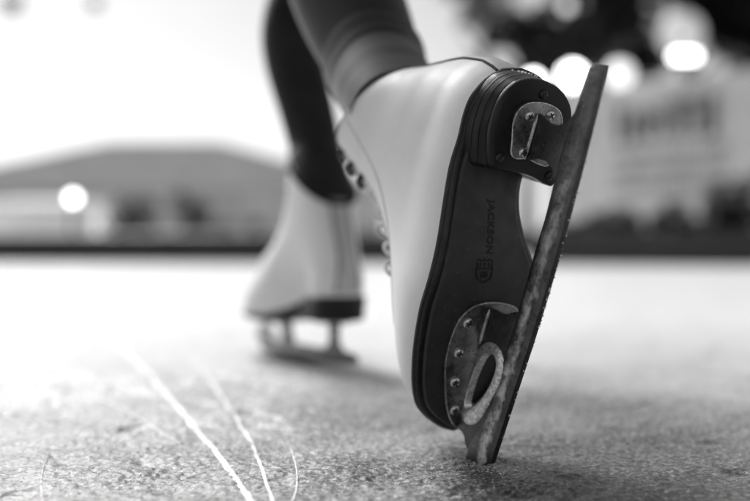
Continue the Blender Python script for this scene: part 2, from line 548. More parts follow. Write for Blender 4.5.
    # --- heel block, stacked lifts
    hb = smooth_pts([(-17, -70, 0), (-21.5, -70.8, 0), (-24, -74.5, 0), (-27, -83, 0), (-30.5, -94.5, 0), (-31, -107, 0), (-28, -119, 0), (-20.5, -127.5, 0), (-6, -131, 0), (12, -127.5, 0), (26, -117.5, 0), (31, -104, 0), (32, -85, 0), (33, -70, 0), (31, -62, 0), (25, -62.5, 0), (12, -67, 0), (-2, -69, 0)], 96, True)
    ht = smooth_pts([(-27, -64.5, 0), (-31, -65.5, 0), (-33.5, -69, 0), (-35.5, -80, 0), (-36.5, -92, 0), (-35, -108, 0), (-30, -119.5, 0), (-21, -128, 0), (-6, -131.5, 0), (12, -128.5, 0), (26, -118, 0), (31.5, -104, 0), (30, -85, 0), (25, -66, 0), (21, -60, 0), (9, -62, 0), (-6, -63, 0)], 96, True)
    bm = bmesh.new(); rr = []
    cH = Vector((0, -97, 0))
    for zl, ins in ((51.0, 2.2), (51.4, .8), (52.4, .2), (55.4, 0), (56.6, .5), (57.0, 1.1), (57.5, .5), (62.3, .1), (62.8, .9), (63.3, .1), (68.0, 0), (68.5, .8), (69.0, 0), (75, 0), (77.2, .3)):
        f = (zl - 51) / 26
        rr.append([(lambda p: Vector((p.x, p.y, zl + (0 if zl < 70 else (zsole(p.y) - 70) * .25))) - (Vector((p.x, p.y, 0)) - cH).normalized() * ins)(a.lerp(b, f)) for a, b in zip(hb, ht)])
    loft(bm, rr, cap0=True, cap1=True); heel = out('heel', bm, M['heel'])
    # --- screws: domed head with a cross slot
    def screw(x, y, z, r, parent, rot=None, mat='screw'):
        bm = bmesh.new(); rot = random.random() * 3 if rot is None else rot
        prof = [(1.0, 0), (1.0, .22), (.86, .42), (.55, .56), (.0001, .62)]
        loft(bm, [[Vector((r * a * math.cos(t), r * a * math.sin(t), -r * h)) for t in np.linspace(0, 2 * math.pi, 21)[:-1]] for a, h in prof], cap1=False)
        nf = len(bm.faces)
        for k in (0, 1):
            ca, sa = math.cos(rot + k * math.pi / 2), math.sin(rot + k * math.pi / 2)
            L, w = r * .62, r * .13
            for hh in (-r * .66,):
                q = [(-L, -w), (L, -w), (L, w), (-L, w)]
                vs = [bm.verts.new((a * ca - b * sa, a * sa + b * ca, hh - (.012 * r if k else 0))) for a, b in q]
                lo = [bm.verts.new((v.co.x, v.co.y, -r * .35)) for v in vs]
                bm.faces.new(vs)
                for i in range(4): bm.faces.new((vs[i], vs[(i + 1) % 4], lo[(i + 1) % 4], lo[i]))
        bm.faces.ensure_lookup_table()
        for f_ in bm.faces[nf:]: f_.material_index = 1
        for v in bm.verts: v.co += Vector((x, y, z))
        out('screw', bm, [M[mat], M['slot']], parent)
    for x, y in ((-20.5, -78), (0, -122), (24.5, -69)): screw(x, y, 50.95, 3.2, heel, mat='hook')
    # --- sole plates
    tp = smooth_pts([(-5, 20.4, 0), (-16, 23.4, 0), (-23, 30, 0), (-26.3, 39, 0), (-27.4, 52, 0), (-26, 68, 0), (-21.4, 84, 0), (-15.4, 100, 0), (-8, 113, 0), (-1, 119.5, 0), (7, 120, 0), (14, 113, 0), (20.5, 100, 0), (25.5, 85, 0), (28.5, 66, 0), (29, 46, 0), (27, 33, 0), (21, 24.6, 0), (9, 21, 0)], 90, True)
    bm = bmesh.new(); prism(bm, [(p.x, p.y) for p in tp], 40.2, 43.2, holes=[[(p.x, p.y) for p in smooth_pts([(3.6, 56, 0), (4.2, 76, 0), (4, 94, 0), (8, 101, 0), (14, 96, 0), (19.5, 84, 0), (22.5, 66, 0), (20, 54, 0), (11, 51, 0)], 40, True)]], bevel=.5); toe_plate = out('toe_plate', bm, M['plate'])
    bm = bmesh.new(); tube(bm, [(p.x * .995, 70 + (p.y - 70) * .995, 40.35) for p in tp], .55, 6, True); out('rim', bm, M['rim'], toe_plate)  # brighter metal bead added to paint the highlight along the plate edge
    hp = smooth_pts([(-19.3, -102, 0), (-18, -110, 0), (-11.5, -115.6, 0), (1.7, -117, 0), (14, -114, 0), (19.5, -107, 0), (20.5, -95, 0), (21, -85, 0), (18.5, -76.5, 0), (10, -77, 0), (0, -79.5, 0), (-9.7, -79, 0), (-14.3, -82, 0), (-16.4, -90.6, 0)], 80, True)
    bm = bmesh.new(); prism(bm, [(p.x, p.y) for p in hp], 48.4, 51.2, bevel=.7); heel_plate = out('heel_plate', bm, M['plate'])
    bm = bmesh.new(); tube(bm, [(p.x * .99, -97 + (p.y + 97) * .99, 48.55) for p in hp], .55, 6, True); out('rim', bm, M['rim'], heel_plate)  # same added bright bead, painting the edge highlight of the heel plate
    for x, y in ((-17.5, 35.6), (-18, 58.6), (-14.4, 81.6), (-7.5, 104.5), (15.5, 106.5), (24.2, 82), (25.6, 60), (22, 37)): screw(x, y, 40.2, 3.9, toe_plate)
    for x, y in ((-8.5, -107.5), (-5.5, -83.5), (8, -110), (14.5, -83)): screw(x, y, 48.4, 3.4, heel_plate)
    # --- blade: runner, toe pick and the two stanchions in one piece
    lower = [(-151, 4.5), (-140, 2.8), (-124, 1.0), (-95, -1.2), (-69, -3.0), (-40, -4.8), (-10, -5.8), (25, -6.0), (60, -5.4), (90, -5.0), (112, -4.7), (119.5, -4.6)]
    teeth = [(122.3, -1.0), (123.2, .8), (126.2, 2.8), (127.2, 5.0), (130.3, 7.2), (131.4, 9.6), (134.6, 12.0), (136.4, 17.0), (131.6, 21.0), (127.2, 24.4), (122.8, 28), (119.6, 32), (118.8, 36.5), (119.5, 40.4)]
    back = [(24.5, 40.4), (23.6, 36), (22.8, 29), (20.6, 22.5), (16, 17), (9, 13.4), (-10, 13.3), (-30, 14.0), (-50, 13.8), (-66, 14.8), (-75, 17.2), (-81.5, 22), (-84, 29), (-83, 38), (-79.8, 45), (-78.8, 48.6), (-110, 48.6), (-109.4, 45), (-107, 37), (-107.5, 29), (-111, 21.5), (-118, 17.2), (-132, 15.2), (-146.5, 13.9), (-150.2, 11.6)]
    hole = [(93.4, 40.0 - 2.6), (100.0, 34.6), (97, 29), (88, 23.5), (78, 19.2), (66, 16.6), (56, 17.2), (51.6, 21.5), (52.2, 27.5), (57, 32.5), (66, 35.5), (79, 37.4)]
    hole = [(p.x, p.y) for p in smooth_pts([(a, b, 0) for a, b in hole], 44, True)]
    bm = bmesh.new(); prism(bm, lower + teeth[:9] + [(122, 21), (100, 14), (60, 12.2), (9, 13)] + back[6:10] + [(-78, 16), (-95, 17), (-112, 16.6)] + back[-3:], -2.1, 2.1, axis='x', bevel=.45)
    b2 = bmesh.new(); prism(b2, [(117, 3), (127, 18), (124.5, 25.5), (120.5, 29), (118.6, 32.5), (118.8, 36.5), (119.5, 40.4)] + back[:5] + [(14, 9), (30, 3), (60, 1), (90, 1)], -1.5, 1.5, holes=[hole], axis='x', bevel=.3)
    b3 = bmesh.new(); prism(b3, [(-66, 12.8)] + back[10:22] + [(-126, 13.5), (-120, 9), (-75, 9)], -1.3, 1.3, axis='x', bevel=.3)
    for b_ in (b2, b3):
        me = bpy.data.meshes.new('t'); b_.to_mesh(me); b_.free(); bm.from_mesh(me); bpy.data.meshes.remove(me)
    blade = out('blade', bm, M['blade'])
    # raised cast rim round the opening
    bm = bmesh.new(); c = Vector((0, 76, 28)); rr = []
    H = [Vector((0, a, b)) for a, b in hole]
    def ofs(i, d):
        t = (H[(i + 1) % len(H)] - H[i - 1]).normalized(); nn = Vector((0, t.z, -t.y))
        if nn.dot(H[i] - c) < 0: nn = -nn
        return H[i] + nn * d
    sec = [(-.1, -2.6), (.3, -3.1), (3.6, -3.0), (6.2, -2.4), (7.2, -1.7), (7.2, 1.7), (6.2, 2.4), (3.6, 3.0), (.3, 3.1), (-.1, 2.6)]
    for d, x in sec + [sec[0]]:
        rr.append([(lambda q: Vector((x, q.y, min(q.z, 41.5))))(ofs(i, d * (1 + .5 * smoothstep(80, 100, H[i].y)))) for i in range(len(H))])
    loft(bm, rr); out('rim', bm, M['rim'], blade)
    # fillet beads where the stanchions meet the plates
    for s in (-1, 1):
        for y0, y1, z in ((25.5, 52, 40.0), (-109, -80, 48.2)):
            bm = bmesh.new(); tube(bm, [(s * 2.2, y, z) for y in np.linspace(y0, y1, 8)], [.5] + [1.2] * 6 + [.5], 8); out('weld_bead', bm, M['rim'], blade)
    if near:   # shaved ice clinging to the edge and the pick
        bm = bmesh.new()
        def grain(p, r):
            g = bmesh.ops.create_icosphere(bm, subdivisions=1, radius=r)
            for v in g['verts']: v.co = v.co * random.uniform(.7, 1.3) + p
        for _ in range(150):
            y = random.choice([random.gauss(-45, 26), random.uniform(-60, 100), random.gauss(-2, 12)])
            zb = interp(y, [-151, -95, -10, 60, 119], [4.5, -1.2, -5.8, -5.4, -4.6])
            grain(Vector((random.uniform(.6, 2.6), y, zb + random.uniform(-.6, 1.2))), abs(random.gauss(.32, .28)) + .12)
        for _ in range(60):
            y = random.uniform(84, 128); grain(Vector((random.uniform(-2.6, 2.4), y, random.uniform(-3, 18))), random.uniform(.1, .3))
        for _ in range(26):
            p = ht[random.randrange(43, 58)]; q = hb[random.randrange(0, 1)] if False else p; d_ = (p - cH).normalized(); zz_ = random.uniform(66, 73)
            f_ = (77 - zz_) / 26; grain(Vector((p.x, p.y, zz_)) - d_ * f_ * 1.5 + d_ * .4, random.uniform(.3, 1.1))
        o = out('clinging_ice', bm, M['crystal'], blade); o['kind'] = 'stuff'
    return root

NEAR_R = Matrix(((0.86560852711693, -0.2194128840466396, -0.4500887291376886),
                 (0.49951366921642215, 0.3159964751033588, 0.8066178289550614),
                 (-0.03475589228321904, -0.9230407434325728, 0.3831289781718542)))
NEAR_T = Vector((0.10383987998923475, 0.5411493739317258, -0.03386941720246166 + CAM_H))
near = build_skate(False, 'white figure skate tipped on its toe pick, black sole and blade facing us', True)
near.matrix_world = Matrix.Translation(NEAR_T) @ NEAR_R.to_4x4()
def near_pt(x, y, z): return near.matrix_world @ Vector((x / 1000, y / 1000, z / 1000))

far = build_skate(True, 'white figure skate standing flat on the ice, blurred, its toe pointing left', False)
FH, FT = ice_at(357, 373), ice_at(266, 350)
fd = (FT - FH).normalized()
FAR_R = Matrix(((fd.y, fd.x, 0), (-fd.x, fd.y, 0), (0, 0, 1)))      # local y runs to the toe
far.matrix_world = Matrix.Translation(FH + fd * .155 + Vector((0, 0, .0064))) @ FAR_R.to_4x4() @ Matrix.Scale(1.03, 4)
def far_pt(x, y, z): return far.matrix_world @ Vector((x / 1000, y / 1000, z / 1000))

# ------------------------------------------------------------------ the skater
person = new('person', None)
tag(person, 'skater in dark stretch leggings, seen only from the knees down, one heel raised behind', 'person')
def skin_mesh(name, verts, edges, mat_fn, mats):
    me = bpy.data.meshes.new(name)
    me.from_pydata([v[0] for v in verts], edges, [])
    o = new(name, me)
    o.modifiers.new('s', 'SKIN'); 
    for i, v in enumerate(verts):
        r = v[1]; me.skin_vertices[0].data[i].radius = (r, r) if isinstance(r, float) else r
        me.skin_vertices[0].data[i].use_root = (i == 0)
    ss = o.modifiers.new('u', 'SUBSURF'); ss.levels = 3; ss.render_levels = 3
    dg = bpy.context.evaluated_depsgraph_get()
    m2 = bpy.data.meshes.new_from_object(o.evaluated_get(dg))
    bpy.data.objects.remove(o); bpy.data.meshes.remove(me)
    m2.name = name; m2.materials.clear()
    for m in mats: m2.materials.append(m)
    for p in m2.polygons: p.use_smooth = True; p.material_index = mat_fn(p.center)
    return new(name, m2, person)
n0 = near_pt(-2, -58, 150); n1 = near_pt(-2, -64, 215); n1b = at(381, 80, .775); n2 = at(369, 50, .82); n3 = at(348, 0, .87); n3b = at(331, -45, .91)
f0 = far_pt(0, -58, 150); f1 = far_pt(0, -58, 232)
nk = at(316, -95, .95); fk = at(292, 24, 1.165)
V_ = [(Vector((-.115, 1.20, .90)), (.125, .10)),                       # 0 pelvis
      (Vector((-.165, 1.27, 1.02)), (.105, .085)), (Vector((-.24, 1.36, 1.17)), (.12, .10)), (Vector((-.295, 1.42, 1.29)), (.10, .08)),   # 1-3 torso
      (Vector((-.33, 1.46, 1.37)), .045), (Vector((-.37, 1.50, 1.45)), .075), (Vector((-.385, 1.51, 1.535)), .085), (Vector((-.38, 1.505, 1.60)), .055),  # 4-7 neck, head
      (Vector((-.045, 1.245, .84)), .085), (at(345, -85, 1.21), .066), (fk, .050), (at(291, 58, 1.155), .043), (at(306, 105, 1.145), .040), (at(316, 150, 1.14), .0375), (f1, .036), (f0, .030),  # 8-15 far leg
      (Vector((-.185, 1.13, .84)), .085), (Vector((-.125, 1.04, .64)), .074), (nk, .060), (n3b, .061), (n3, .0615), (n2, .053), (n1b, .0425), (n1, .036), (n0, .032),   # 16-24 near leg
      (Vector((-.20, 1.53, 1.30)), .05), (Vector((-.06, 1.66, 1.12)), .036), (Vector((-.10, 1.86, 1.02)), .026), (Vector((-.12, 1.94, 1.0)), .022),   # 25-28 right arm
      (Vector((-.40, 1.31, 1.30)), .05), (Vector((-.56, 1.18, 1.13)), .036), (Vector((-.73, 1.10, 1.02)), .026), (Vector((-.81, 1.10, 1.0)), .022)]   # 29-32 left arm
for base, dirv in ((28, Vector((-.02, 1, -.2))), (32, Vector((-1, .0, -.2)))):
    p = V_[base][0]; d = dirv.normalized(); side = d.cross(Vector((0, 0, 1))).normalized()
    for k, L in enumerate((.072, .082, .078, .062)):
        a = p + side * (k - 1.5) * .019 + d * .045
        V_.append((a, .0095)); V_.append((a + d * L * .6 + Vector((0, 0, -.006)), .0085)); V_.append((a + d * L + Vector((0, 0, -.02)), .007))
    V_.append((p + side * -.035 + d * .03, .0105)); V_.append((p + side * -.052 + d * .065, .008))
E_ = [(0, 1), (1, 2), (2, 3), (3, 4), (4, 5), (5, 6), (6, 7), (0, 8), (8, 9), (9, 10), (10, 11), (11, 12), (12, 13), (13, 14), (14, 15),
      (0, 16), (16, 17), (17, 18), (18, 19), (19, 20), (20, 21), (21, 22), (22, 23), (23, 24), (3, 25), (25, 26), (26, 27), (27, 28), (3, 29), (29, 30), (30, 31), (31, 32)]
idx = 33
for base in (28, 32):
    for k in range(4): E_ += [(base, idx), (idx, idx + 1), (idx + 1, idx + 2)]; idx += 3
    E_ += [(base, idx), (idx, idx + 1)]; idx += 2
def which(c):
    if c.z > 1.37 or (c.y > 1.84 or c.x < -.72): return 2
    return 1 if c.z > .93 else 0
body = skin_mesh('body', V_, E_, which, [M['legging'], M['jacket'], M['skin']])
# hem of the near legging, turned double over the boot collar, with slack folds
ax = [n3, n2, n1b, n1]
def legring(c, d, r, wob, n=40, ph=0.0):
    u = d.orthogonal().normalized(); w = d.cross(u)
    return [c + (u * math.cos(a) + w * math.sin(a)) * (r + wob * math.sin(3 * a + ph)) for a in np.linspace(0, 2 * math.pi, n + 1)[:-1]]
bm = bmesh.new(); rr = []
d_ = (n2 - n1).normalized()
for i in range(31):
    f = i / 30; r = .0400 + .0098 * f + .0002 * math.sin(f * 23) + .0001 * math.sin(f * 41 + 1) - .0022 * (f > .97)
    c = n1.lerp(n1b, min(1, f * 1.9)) if f < .53 else n1b.lerp(n2, (f - .526) / .75)
    ring = legring(c, d_, r, .0006, ph=f * 5); m_ = len(ring)
    rr.append([p + d_ * (.0012 * math.sin(2 * math.pi * k / m_ * 2 + f * 4) + .0012 * math.sin(2 * math.pi * k / m_ * 5 + 1)) * math.sin(math.pi * f) for k, p in enumerate(ring)])
loft(bm, rr); fin('legging_hem', bm, M['legging'], person)
bm = bmesh.new(); rr = []
for zf, off, sc, up in ((236, .8, 1, 0), (237, 1.8, 1, 0), (243, 2.0, 1, 0), (250, 1.4, .98, 0), (250, 0, .93, 5), (250, 0, .86, 12), (250, 0, .80, 20), (250, 0, .75, 30)):
    ring = upper_ring(zf, off=off); cc = sum(ring, Vector()) / len(ring)
    rr.append([far_pt(-q.x, q.y, q.z) for q in [cc + (p - cc) * sc + Vector((0, .25 * up, up - (p.y - cc.y) * .012 * up)) for p in ring]])
loft(bm, rr); fin('legging_hem', bm, M['legging'], person)
# hair
bm = bmesh.new()
g = bmesh.ops.create_icosphere(bm, subdivisions=3, radius=.1)
for v in g['verts']:
    n_ = v.co.normalized(); v.co = Vector((-.372, 1.495, 1.54)) + Vector((n_.x * .094, n_.y * .094, n_.z * .112)) - Vector((-.7, .7, 0)) * .02 * (1 - n_.z)
fin('hair', bm, M['hair'], person)

# ------------------------------------------------------------------ ice
def vnoise(X, Y, s, seed):
    r = np.random.default_rng(seed); T = r.random((256, 256))
    x, y = X / s, Y / s; i, j = np.floor(x).astype(int), np.floor(y).astype(int); fx, fy = x - i, y - j
    fx = fx * fx * (3 - 2 * fx); fy = fy * fy * (3 - 2 * fy)
    g = lambda a, b: T[a % 256, b % 256]
    return (g(i, j) * (1 - fx) * (1 - fy) + g(i + 1, j) * fx * (1 - fy) + g(i, j + 1) * (1 - fx) * fy + g(i + 1, j + 1) * fx * fy) - .5
PX0, PX1, PY0, PY1 = -.46, .52, .36, 1.06
def ice_h(X, Y):
    X = np.asarray(X, float); Y = np.asarray(Y, float)
    ca, sa = .8, .6
    U, W = X * ca - Y * sa, X * sa + Y * ca
    h = .0026 * vnoise(U * 1.6, W, .055, 1) + .0018 * vnoise(U * 1.4, W, .023, 2) + .0008 * vnoise(U + .3, W, .0085, 3) + .0006 * vnoise(W, U, .0042, 4) + .0008 * vnoise(W, U + .2, .0025, 5)
    h = h + .0012 * np.abs(vnoise(U * .6 + .1, W * 2.2, .03, 8)) - .0030 * np.clip(vnoise(U, W, .034, 9) - .22, 0, 1) * 4 * (.5 + np.clip(-X * 2.5, 0, 1))
    rough = .55 + 1.0 * (vnoise(U, W, .11, 6) + .5)
    m = np.minimum.reduce([(X - PX0), (PX1 - X), (Y - PY0), (PY1 - Y)]) / .08
    m = np.clip(m, 0, 1); 
    return h * rough * m
def build_ice():
    st = .0012
    nx, ny = int((PX1 - PX0) / st), int((PY1 - PY0) / st)
    xs = np.linspace(PX0, PX1, nx + 1); ys = np.linspace(PY0, PY1, ny + 1)
    Xg, Yg = np.meshgrid(xs, ys); Zg = ice_h(Xg, Yg)
    co = np.stack([Xg, Yg, Zg], -1).reshape(-1, 3)
    a = (np.arange(ny)[:, None] * (nx + 1) + np.arange(nx)[None, :]).ravel()
    faces = np.stack([a, a + 1, a + nx + 2, a + nx + 1], -1)
    big = 400.0
    ext = np.array([(-big, -big / 3, 0), (big, -big / 3, 0), (big, big, 0), (-big, big, 0), (PX0, -big / 3, 0), (PX1, -big / 3, 0), (PX1, big, 0), (PX0, big, 0),
                    (PX0, PY0, 0), (PX1, PY0, 0), (PX1, PY1, 0), (PX0, PY1, 0)], float)
    o = len(co); co = np.vstack([co, ext])
    f2 = np.array([(0, 4, 7, 3), (5, 1, 2, 6), (4, 5, 9, 8), (11, 10, 6, 7)]) + o
    faces = np.vstack([faces, f2])
    me = bpy.data.meshes.new('ice')
    me.vertices.add(len(co)); me.vertices.foreach_set('co', co.ravel())
    me.loops.add(faces.size); me.loops.foreach_set('vertex_index', faces.ravel().astype(np.int32))
    me.polygons.add(len(faces)); me.polygons.foreach_set('loop_start', np.arange(0, faces.size, 4, dtype=np.int32))
    me.polygons.foreach_set('use_smooth', np.ones(len(faces), bool))
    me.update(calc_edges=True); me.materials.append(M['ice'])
    o = new('ice', me); tag(o, kind='structure'); return o
ice = build_ice()

def track(pix, w0, w1, h, seed):
    """a ridge of snow thrown up beside a skate cut, laid along the ice"""
    P = smooth_pts([ice_at(*p) for p in pix], 220)
    r = np.random.default_rng(seed); bm = bmesh.new(); rr = []
    for i, p in enumerate(P):
        t = (P[min(i + 1, len(P) - 1)] - P[max(i - 1, 0)]).normalized(); s = Vector((t.y, -t.x, 0))
        f = i / (len(P) - 1); w = (w0 + (w1 - w0) * f) * (.96 + .08 * r.random()) * min(1, 1.6 * f + .3, 12 * (1 - f) + .15)
        z0 = [float(ice_h(p.x + s.x * w * k, p.y + s.y * w * k)) for k in (-1, 0, 1)]
        rr.append([p + s * (w * k * .5) + Vector((0, 0, max(z0[min(2, int((k + 1.1)))], z0[1]) * .9 + (h * (1 - k * k) * (.7 + .6 * r.random())) - (.0015 if abs(k) == 1 else 0))) for k in (-1, -.55, 0, .55, 1)])
    loft(bm, rr, closed=False)
    o = fin('skate_track', bm, M['track'], ice); return o
track([(70, 300), (105, 330), (140, 366), (165, 393), (205, 440), (236, 479), (262, 520)], .0080, .0066, .0003, 1)
track([(170, 335), (200, 366), (222, 398), (245, 432), (262, 470), (278, 520)], .0050, .0034, .0002, 2)
track([(283, 432), (290, 448), (296, 468), (297, 486), (291, 510)], .0012, .0022, .0010, 3)
track([(50, 452), (44, 468), (41, 484), (43, 510)], .0012, .0020, .0010, 4)
track([(-30, 336), (20, 350), (62, 370), (100, 386)], .006, .004, .0010, 5)
track([(-10, 366), (50, 380), (120, 408), (185, 448)], .0020, .0014, .0003, 7)
track([(440, 452), (520, 446), (600, 452), (690, 470)], .0010, .0010, .0006, 6)
# loose grains of shaved ice
bm = bmesh.new()
for _ in range(3200):
    x, y = random.uniform(-.40, .46), .44 + .5 * random.random() ** 1.5
    if random.random() < .3: x, y = random.gauss(.072, .022), random.gauss(.585, .018)
    r = abs(random.gauss(0, .00022)) + .00018
    z = float(ice_h(x, y)) + r * .4
    g = bmesh.ops.create_icosphere(bm, subdivisions=1, radius=r)
    k = Vector((random.uniform(.7, 1.4), random.uniform(.7, 1.4), random.uniform(.5, .9)))
    for v in g['verts']: v.co = Vector((v.co.x * k.x + x, v.co.y * k.y + y, v.co.z * k.z + z))
o = fin('shaved_ice', bm, M['crystal'], None, smooth=False); tag(o, 'loose grains of shaved ice scattered round the raised skate', 'ice grains', kind='stuff')

# ------------------------------------------------------------------ surroundings of the rink (all far out of focus)
def box(bm, x0, x1, y0, y1, z0, z1):
    vs = [bm.verts.new(p) for p in ((x0, y0, z0), (x1, y0, z0), (x1, y1, z0), (x0, y1, z0), (x0, y0, z1), (x1, y0, z1), (x1, y1, z1), (x0, y1, z1))]
    for q in ((3, 2, 1, 0), (4, 5, 6, 7), (0, 1, 5, 4), (1, 2, 6, 5), (2, 3, 7, 6), (3, 0, 4, 7)): bm.faces.new([vs[i] for i in q])

BG = dict(
    wall=simple('hall_wall', .62, .8, 0, .22, .8), roof=simple('hall_roof', .24, .9, 0, .15, 1.2), window=simple('hall_window', .10, .2, 0, .2, 2), frame=simple('window_frame', .6, .6),
    board=simple('rink_border_board', .022, .5, 0, .3, 3), tent=simple('tent_canvas', .82, .7, 0, .05, 2), leaf=simple('dark_foliage', .013, .6, 0, .4, 3), leaf2=simple('grey_foliage', .09, .6, 0, .4, 3),
    bark=simple('bark', .06, .8, 0, .3, 6), banner=simple('banner_cloth', .64, .7, 0, .18, .7), ink=simple('banner_ink', .05, .7), post=simple('lamp_post_paint', .05, .5, .3), glow=mat_glow('lamp_glow', 6.0), glow2=mat_glow('soft_lamp_glow', 1.0), glow3=mat_glow('dim_lamp_glow', .3),
    lantern=simple('lantern_body', .10, .5))

def mat_canvas():
    t = NT('tent_canvas_lit_through'); t.base(t.ramp(t.noise(2, 3), [(.3, .88), (.7, .94)])); t.rough(.8)
    tr = t.n('ShaderNodeBsdfTranslucent'); tr.inputs['Color'].default_value = (.85, .85, .85, 1)
    mx = t.n('ShaderNodeMixShader'); mx.inputs[0].default_value = .3
    o = t.N['Material Output']; t.link(t.b.outputs[0], mx.inputs[1]); t.link(tr.outputs[0], mx.inputs[2]); t.link(mx.outputs[0], o.inputs[0])
    return t.m
BG['tent'] = mat_canvas()
BG['roof'].node_tree.nodes['Principled BSDF'].inputs['Specular IOR Level'].default_value = .03
# hall with a hipped roof behind the left end
D = 30.0
def hall():
    root = new('rink_hall', None); root.location = at(140, 255, D); root.location.z = 0
    tag(root, 'low pale hall with a broad grey hipped roof behind the left end of the rink', 'building')
    L = lambda px, py, dd=D: at(px, py, dd) - root.location
    zE = L(0, 189).z
    x0, x1 = L(-110, 0).x, L(385, 0).x
    bm = bmesh.new(); box(bm, x0, x1, 0, 9, 0, zE); wall = fin('wall', bm, BG['wall'], root, False)
    zR = L(0, 128).z; r0, r1 = L(76, 0).x, L(200, 0).x
    bm = bmesh.new()
    e = .5
    lo = [bm.verts.new(p) for p in ((x0 - e, -e, zE - .1), (x1 + e, -e, zE - .1), (x1 + e, 9 + e, zE - .1), (x0 - e, 9 + e, zE - .1))]
    hi = [bm.verts.new(p) for p in ((r0, 3.9, zR), (r1, 3.9, zR), (r1, 5.1, zR), (r0, 5.1, zR))]
    for i in range(4): bm.faces.new((lo[i], lo[(i + 1) % 4], hi[(i + 1) % 4], hi[i]))
    bm.faces.new(hi); bm.faces.new(lo[::-1]); fin('roof', bm, BG['roof'], root, False)
    for px in (150, 205, 255, 330):
        a, b = L(px - 9, 218), L(px + 9, 238)
        bm = bmesh.new(); box(bm, a.x, b.x, -.06, -.004, b.z, a.z); w = fin('window', bm, BG['frame'], root, False)
        bm = bmesh.new(); box(bm, a.x + .08, b.x - .08, -.08, -.062, b.z + .08, a.z - .08); fin('pane', bm, BG['window'], w, False)
hall()

# white party tent left
def tent():
    D = 16.0; c = at(36, 255, D); root = new('party_tent', None); root.location = (c.x, c.y, 0)
    tag(root, 'bright white canvas tent standing in front of the hall at the far left', 'tent')
    L = lambda px, py: at(px, py, D) - root.location
    a, b = L(-25, 203), L(90, 238)
    bm = bmesh.new(); rr = []
    n = 17
    for y in (0, 2.2):
        rr.append([Vector((a.x + (b.x - a.x) * k / (n - 1), y + .05 * math.sin(k * 2.1), b.z)) for k in range(n)])
    top = [[p + Vector((0, 0, a.z - b.z)) for p in r] for r in rr]
    loft(bm, [rr[0], top[0], top[1], rr[1]], closed=False); 
    fin('canvas', bm, BG['tent'], root)
    bm = bmesh.new()
    cx = .5 * (a.x + b.x); e = .12
    lo = [bm.verts.new(p) for p in ((a.x - e, -e, a.z + .004), (b.x + e, -e, a.z + .004), (b.x + e, 2.2 + e, a.z + .004), (a.x - e, 2.2 + e, a.z + .004))]
    hi = [bm.verts.new(p) for p in ((cx - .5, 1.0, a.z + .12), (cx + .5, 1.0, a.z + .12), (cx + .5, 1.2, a.z + .12), (cx - .5, 1.2, a.z + .12))]
    for i in range(4): bm.faces.new((lo[i], lo[(i + 1) % 4], hi[(i + 1) % 4], hi[i]))
    bm.faces.new(hi); fin('tent_roof', bm, BG['tent'], root, False)
    for x in (a.x + .05, b.x - .05):
        for y in (.05, 2.15):
            bm = bmesh.new(); tube(bm, [(x, y, 0), (x, y, a.z)], .03, 8); fin('pole', bm, BG['post'], root)
tent()

# low dark border boards along the far edges of the ice
def border(pa, pb, h, label):
    a, b = ice_at(*pa), ice_at(*pb); d = (b - a); n = d.length
    root = new('rink_border', None); root.location = a; root.rotation_euler = (0, 0, math.atan2(d.y, d.x))
    tag(root, label, 'rink border', 'dark low borders round the rink')
    k = max(2, int(n / 2.0))
    for i in range(k):
        bm = bmesh.new(); box(bm, n * i / k + .01, n * (i + 1) / k - .01, -.04, .04, .0, h)
        fin('board', bm, BG['board'], root, False)
    bm = bmesh.new(); tube(bm, [(0, 0, h + .02), (n, 0, h + .02)], .03, 8); fin('top_rail', bm, BG['board'], root)
border((-260, 262.2), (520, 263.8), .24, 'long low black border at the left end of the ice before the hall')
border((530, 264.5), (1050, 268.5), .24, 'low black border at the right side of the ice below the banner')

def leaves(bm, c, rad, n, size, seed):
    r = random.Random(seed)
    lobes = [(Vector((r.gauss(0, .45) * rad.x, r.gauss(0, .45) * rad.y, r.gauss(0, .4) * rad.z)), r.uniform(.35, .6)) for _ in range(9)]
    for _ in range(n):
        l, s = r.choice(lobes)
        d = Vector((r.gauss(0, 1), r.gauss(0, 1), r.gauss(0, 1))).normalized() * r.random() ** .4
        p = c + l + Vector((d.x * rad.x, d.y * rad.y, d.z * rad.z)) * s
        u = Vector((r.gauss(0, 1), r.gauss(0, 1), r.gauss(0, 1))).normalized() * size * r.uniform(.6, 1.3)
        w = u.orthogonal().normalized() * size * r.uniform(.3, .6)
        bm.faces.new([bm.verts.new(q) for q in (p - u, p + w, p + u, p - w)])

def shrub(px, d, w, h, seed, label, group='dark clipped shrubs along the right border', mat='leaf'):
    c = at(px, 250, d); root = new('shrub', None); root.location = (c.x, c.y, 0)
    tag(root, label, 'shrub', group)
    bm = bmesh.new(); leaves(bm, Vector((0, 0, h * .55)), Vector((w * .5, w * .5, h * .42)), 900, .055, seed); fin('foliage', bm, BG[mat], root, False)
    bm = bmesh.new(); tube(bm, [(0, 0, 0), (.02, 0, h * .6)], [.03, .015], 6); fin('stem', bm, BG['bark'], root)
names = ['dark shrub low behind the raised blade', 'second dark shrub from the blade under the banner', 'middle dark shrub under the banner lettering', 'taller dark shrub under the right part of the banner', 'tallest dark shrub at the right edge of the photo', 'dark shrub just beyond the right edge']
for i, (px, h) in enumerate(((585, .50), (625, .63), (662, .66), (700, .75), (740, .88), (785, .98))):
    shrub(px, 9.0 - i * .22, .62, h, 40 + i, names[i])
for i, (px, w, h, lab) in enumerate(((128, .95, 1.05, 'dark round bush before the hall, left of a pair'), (190, 1.0, .95, 'dark round bush before the hall, right of a pair, nearest the standing skate'))):
    shrub(px, 14.0, w, h, 70 + i, lab, 'bushes in front of the hall', 'leaf2')

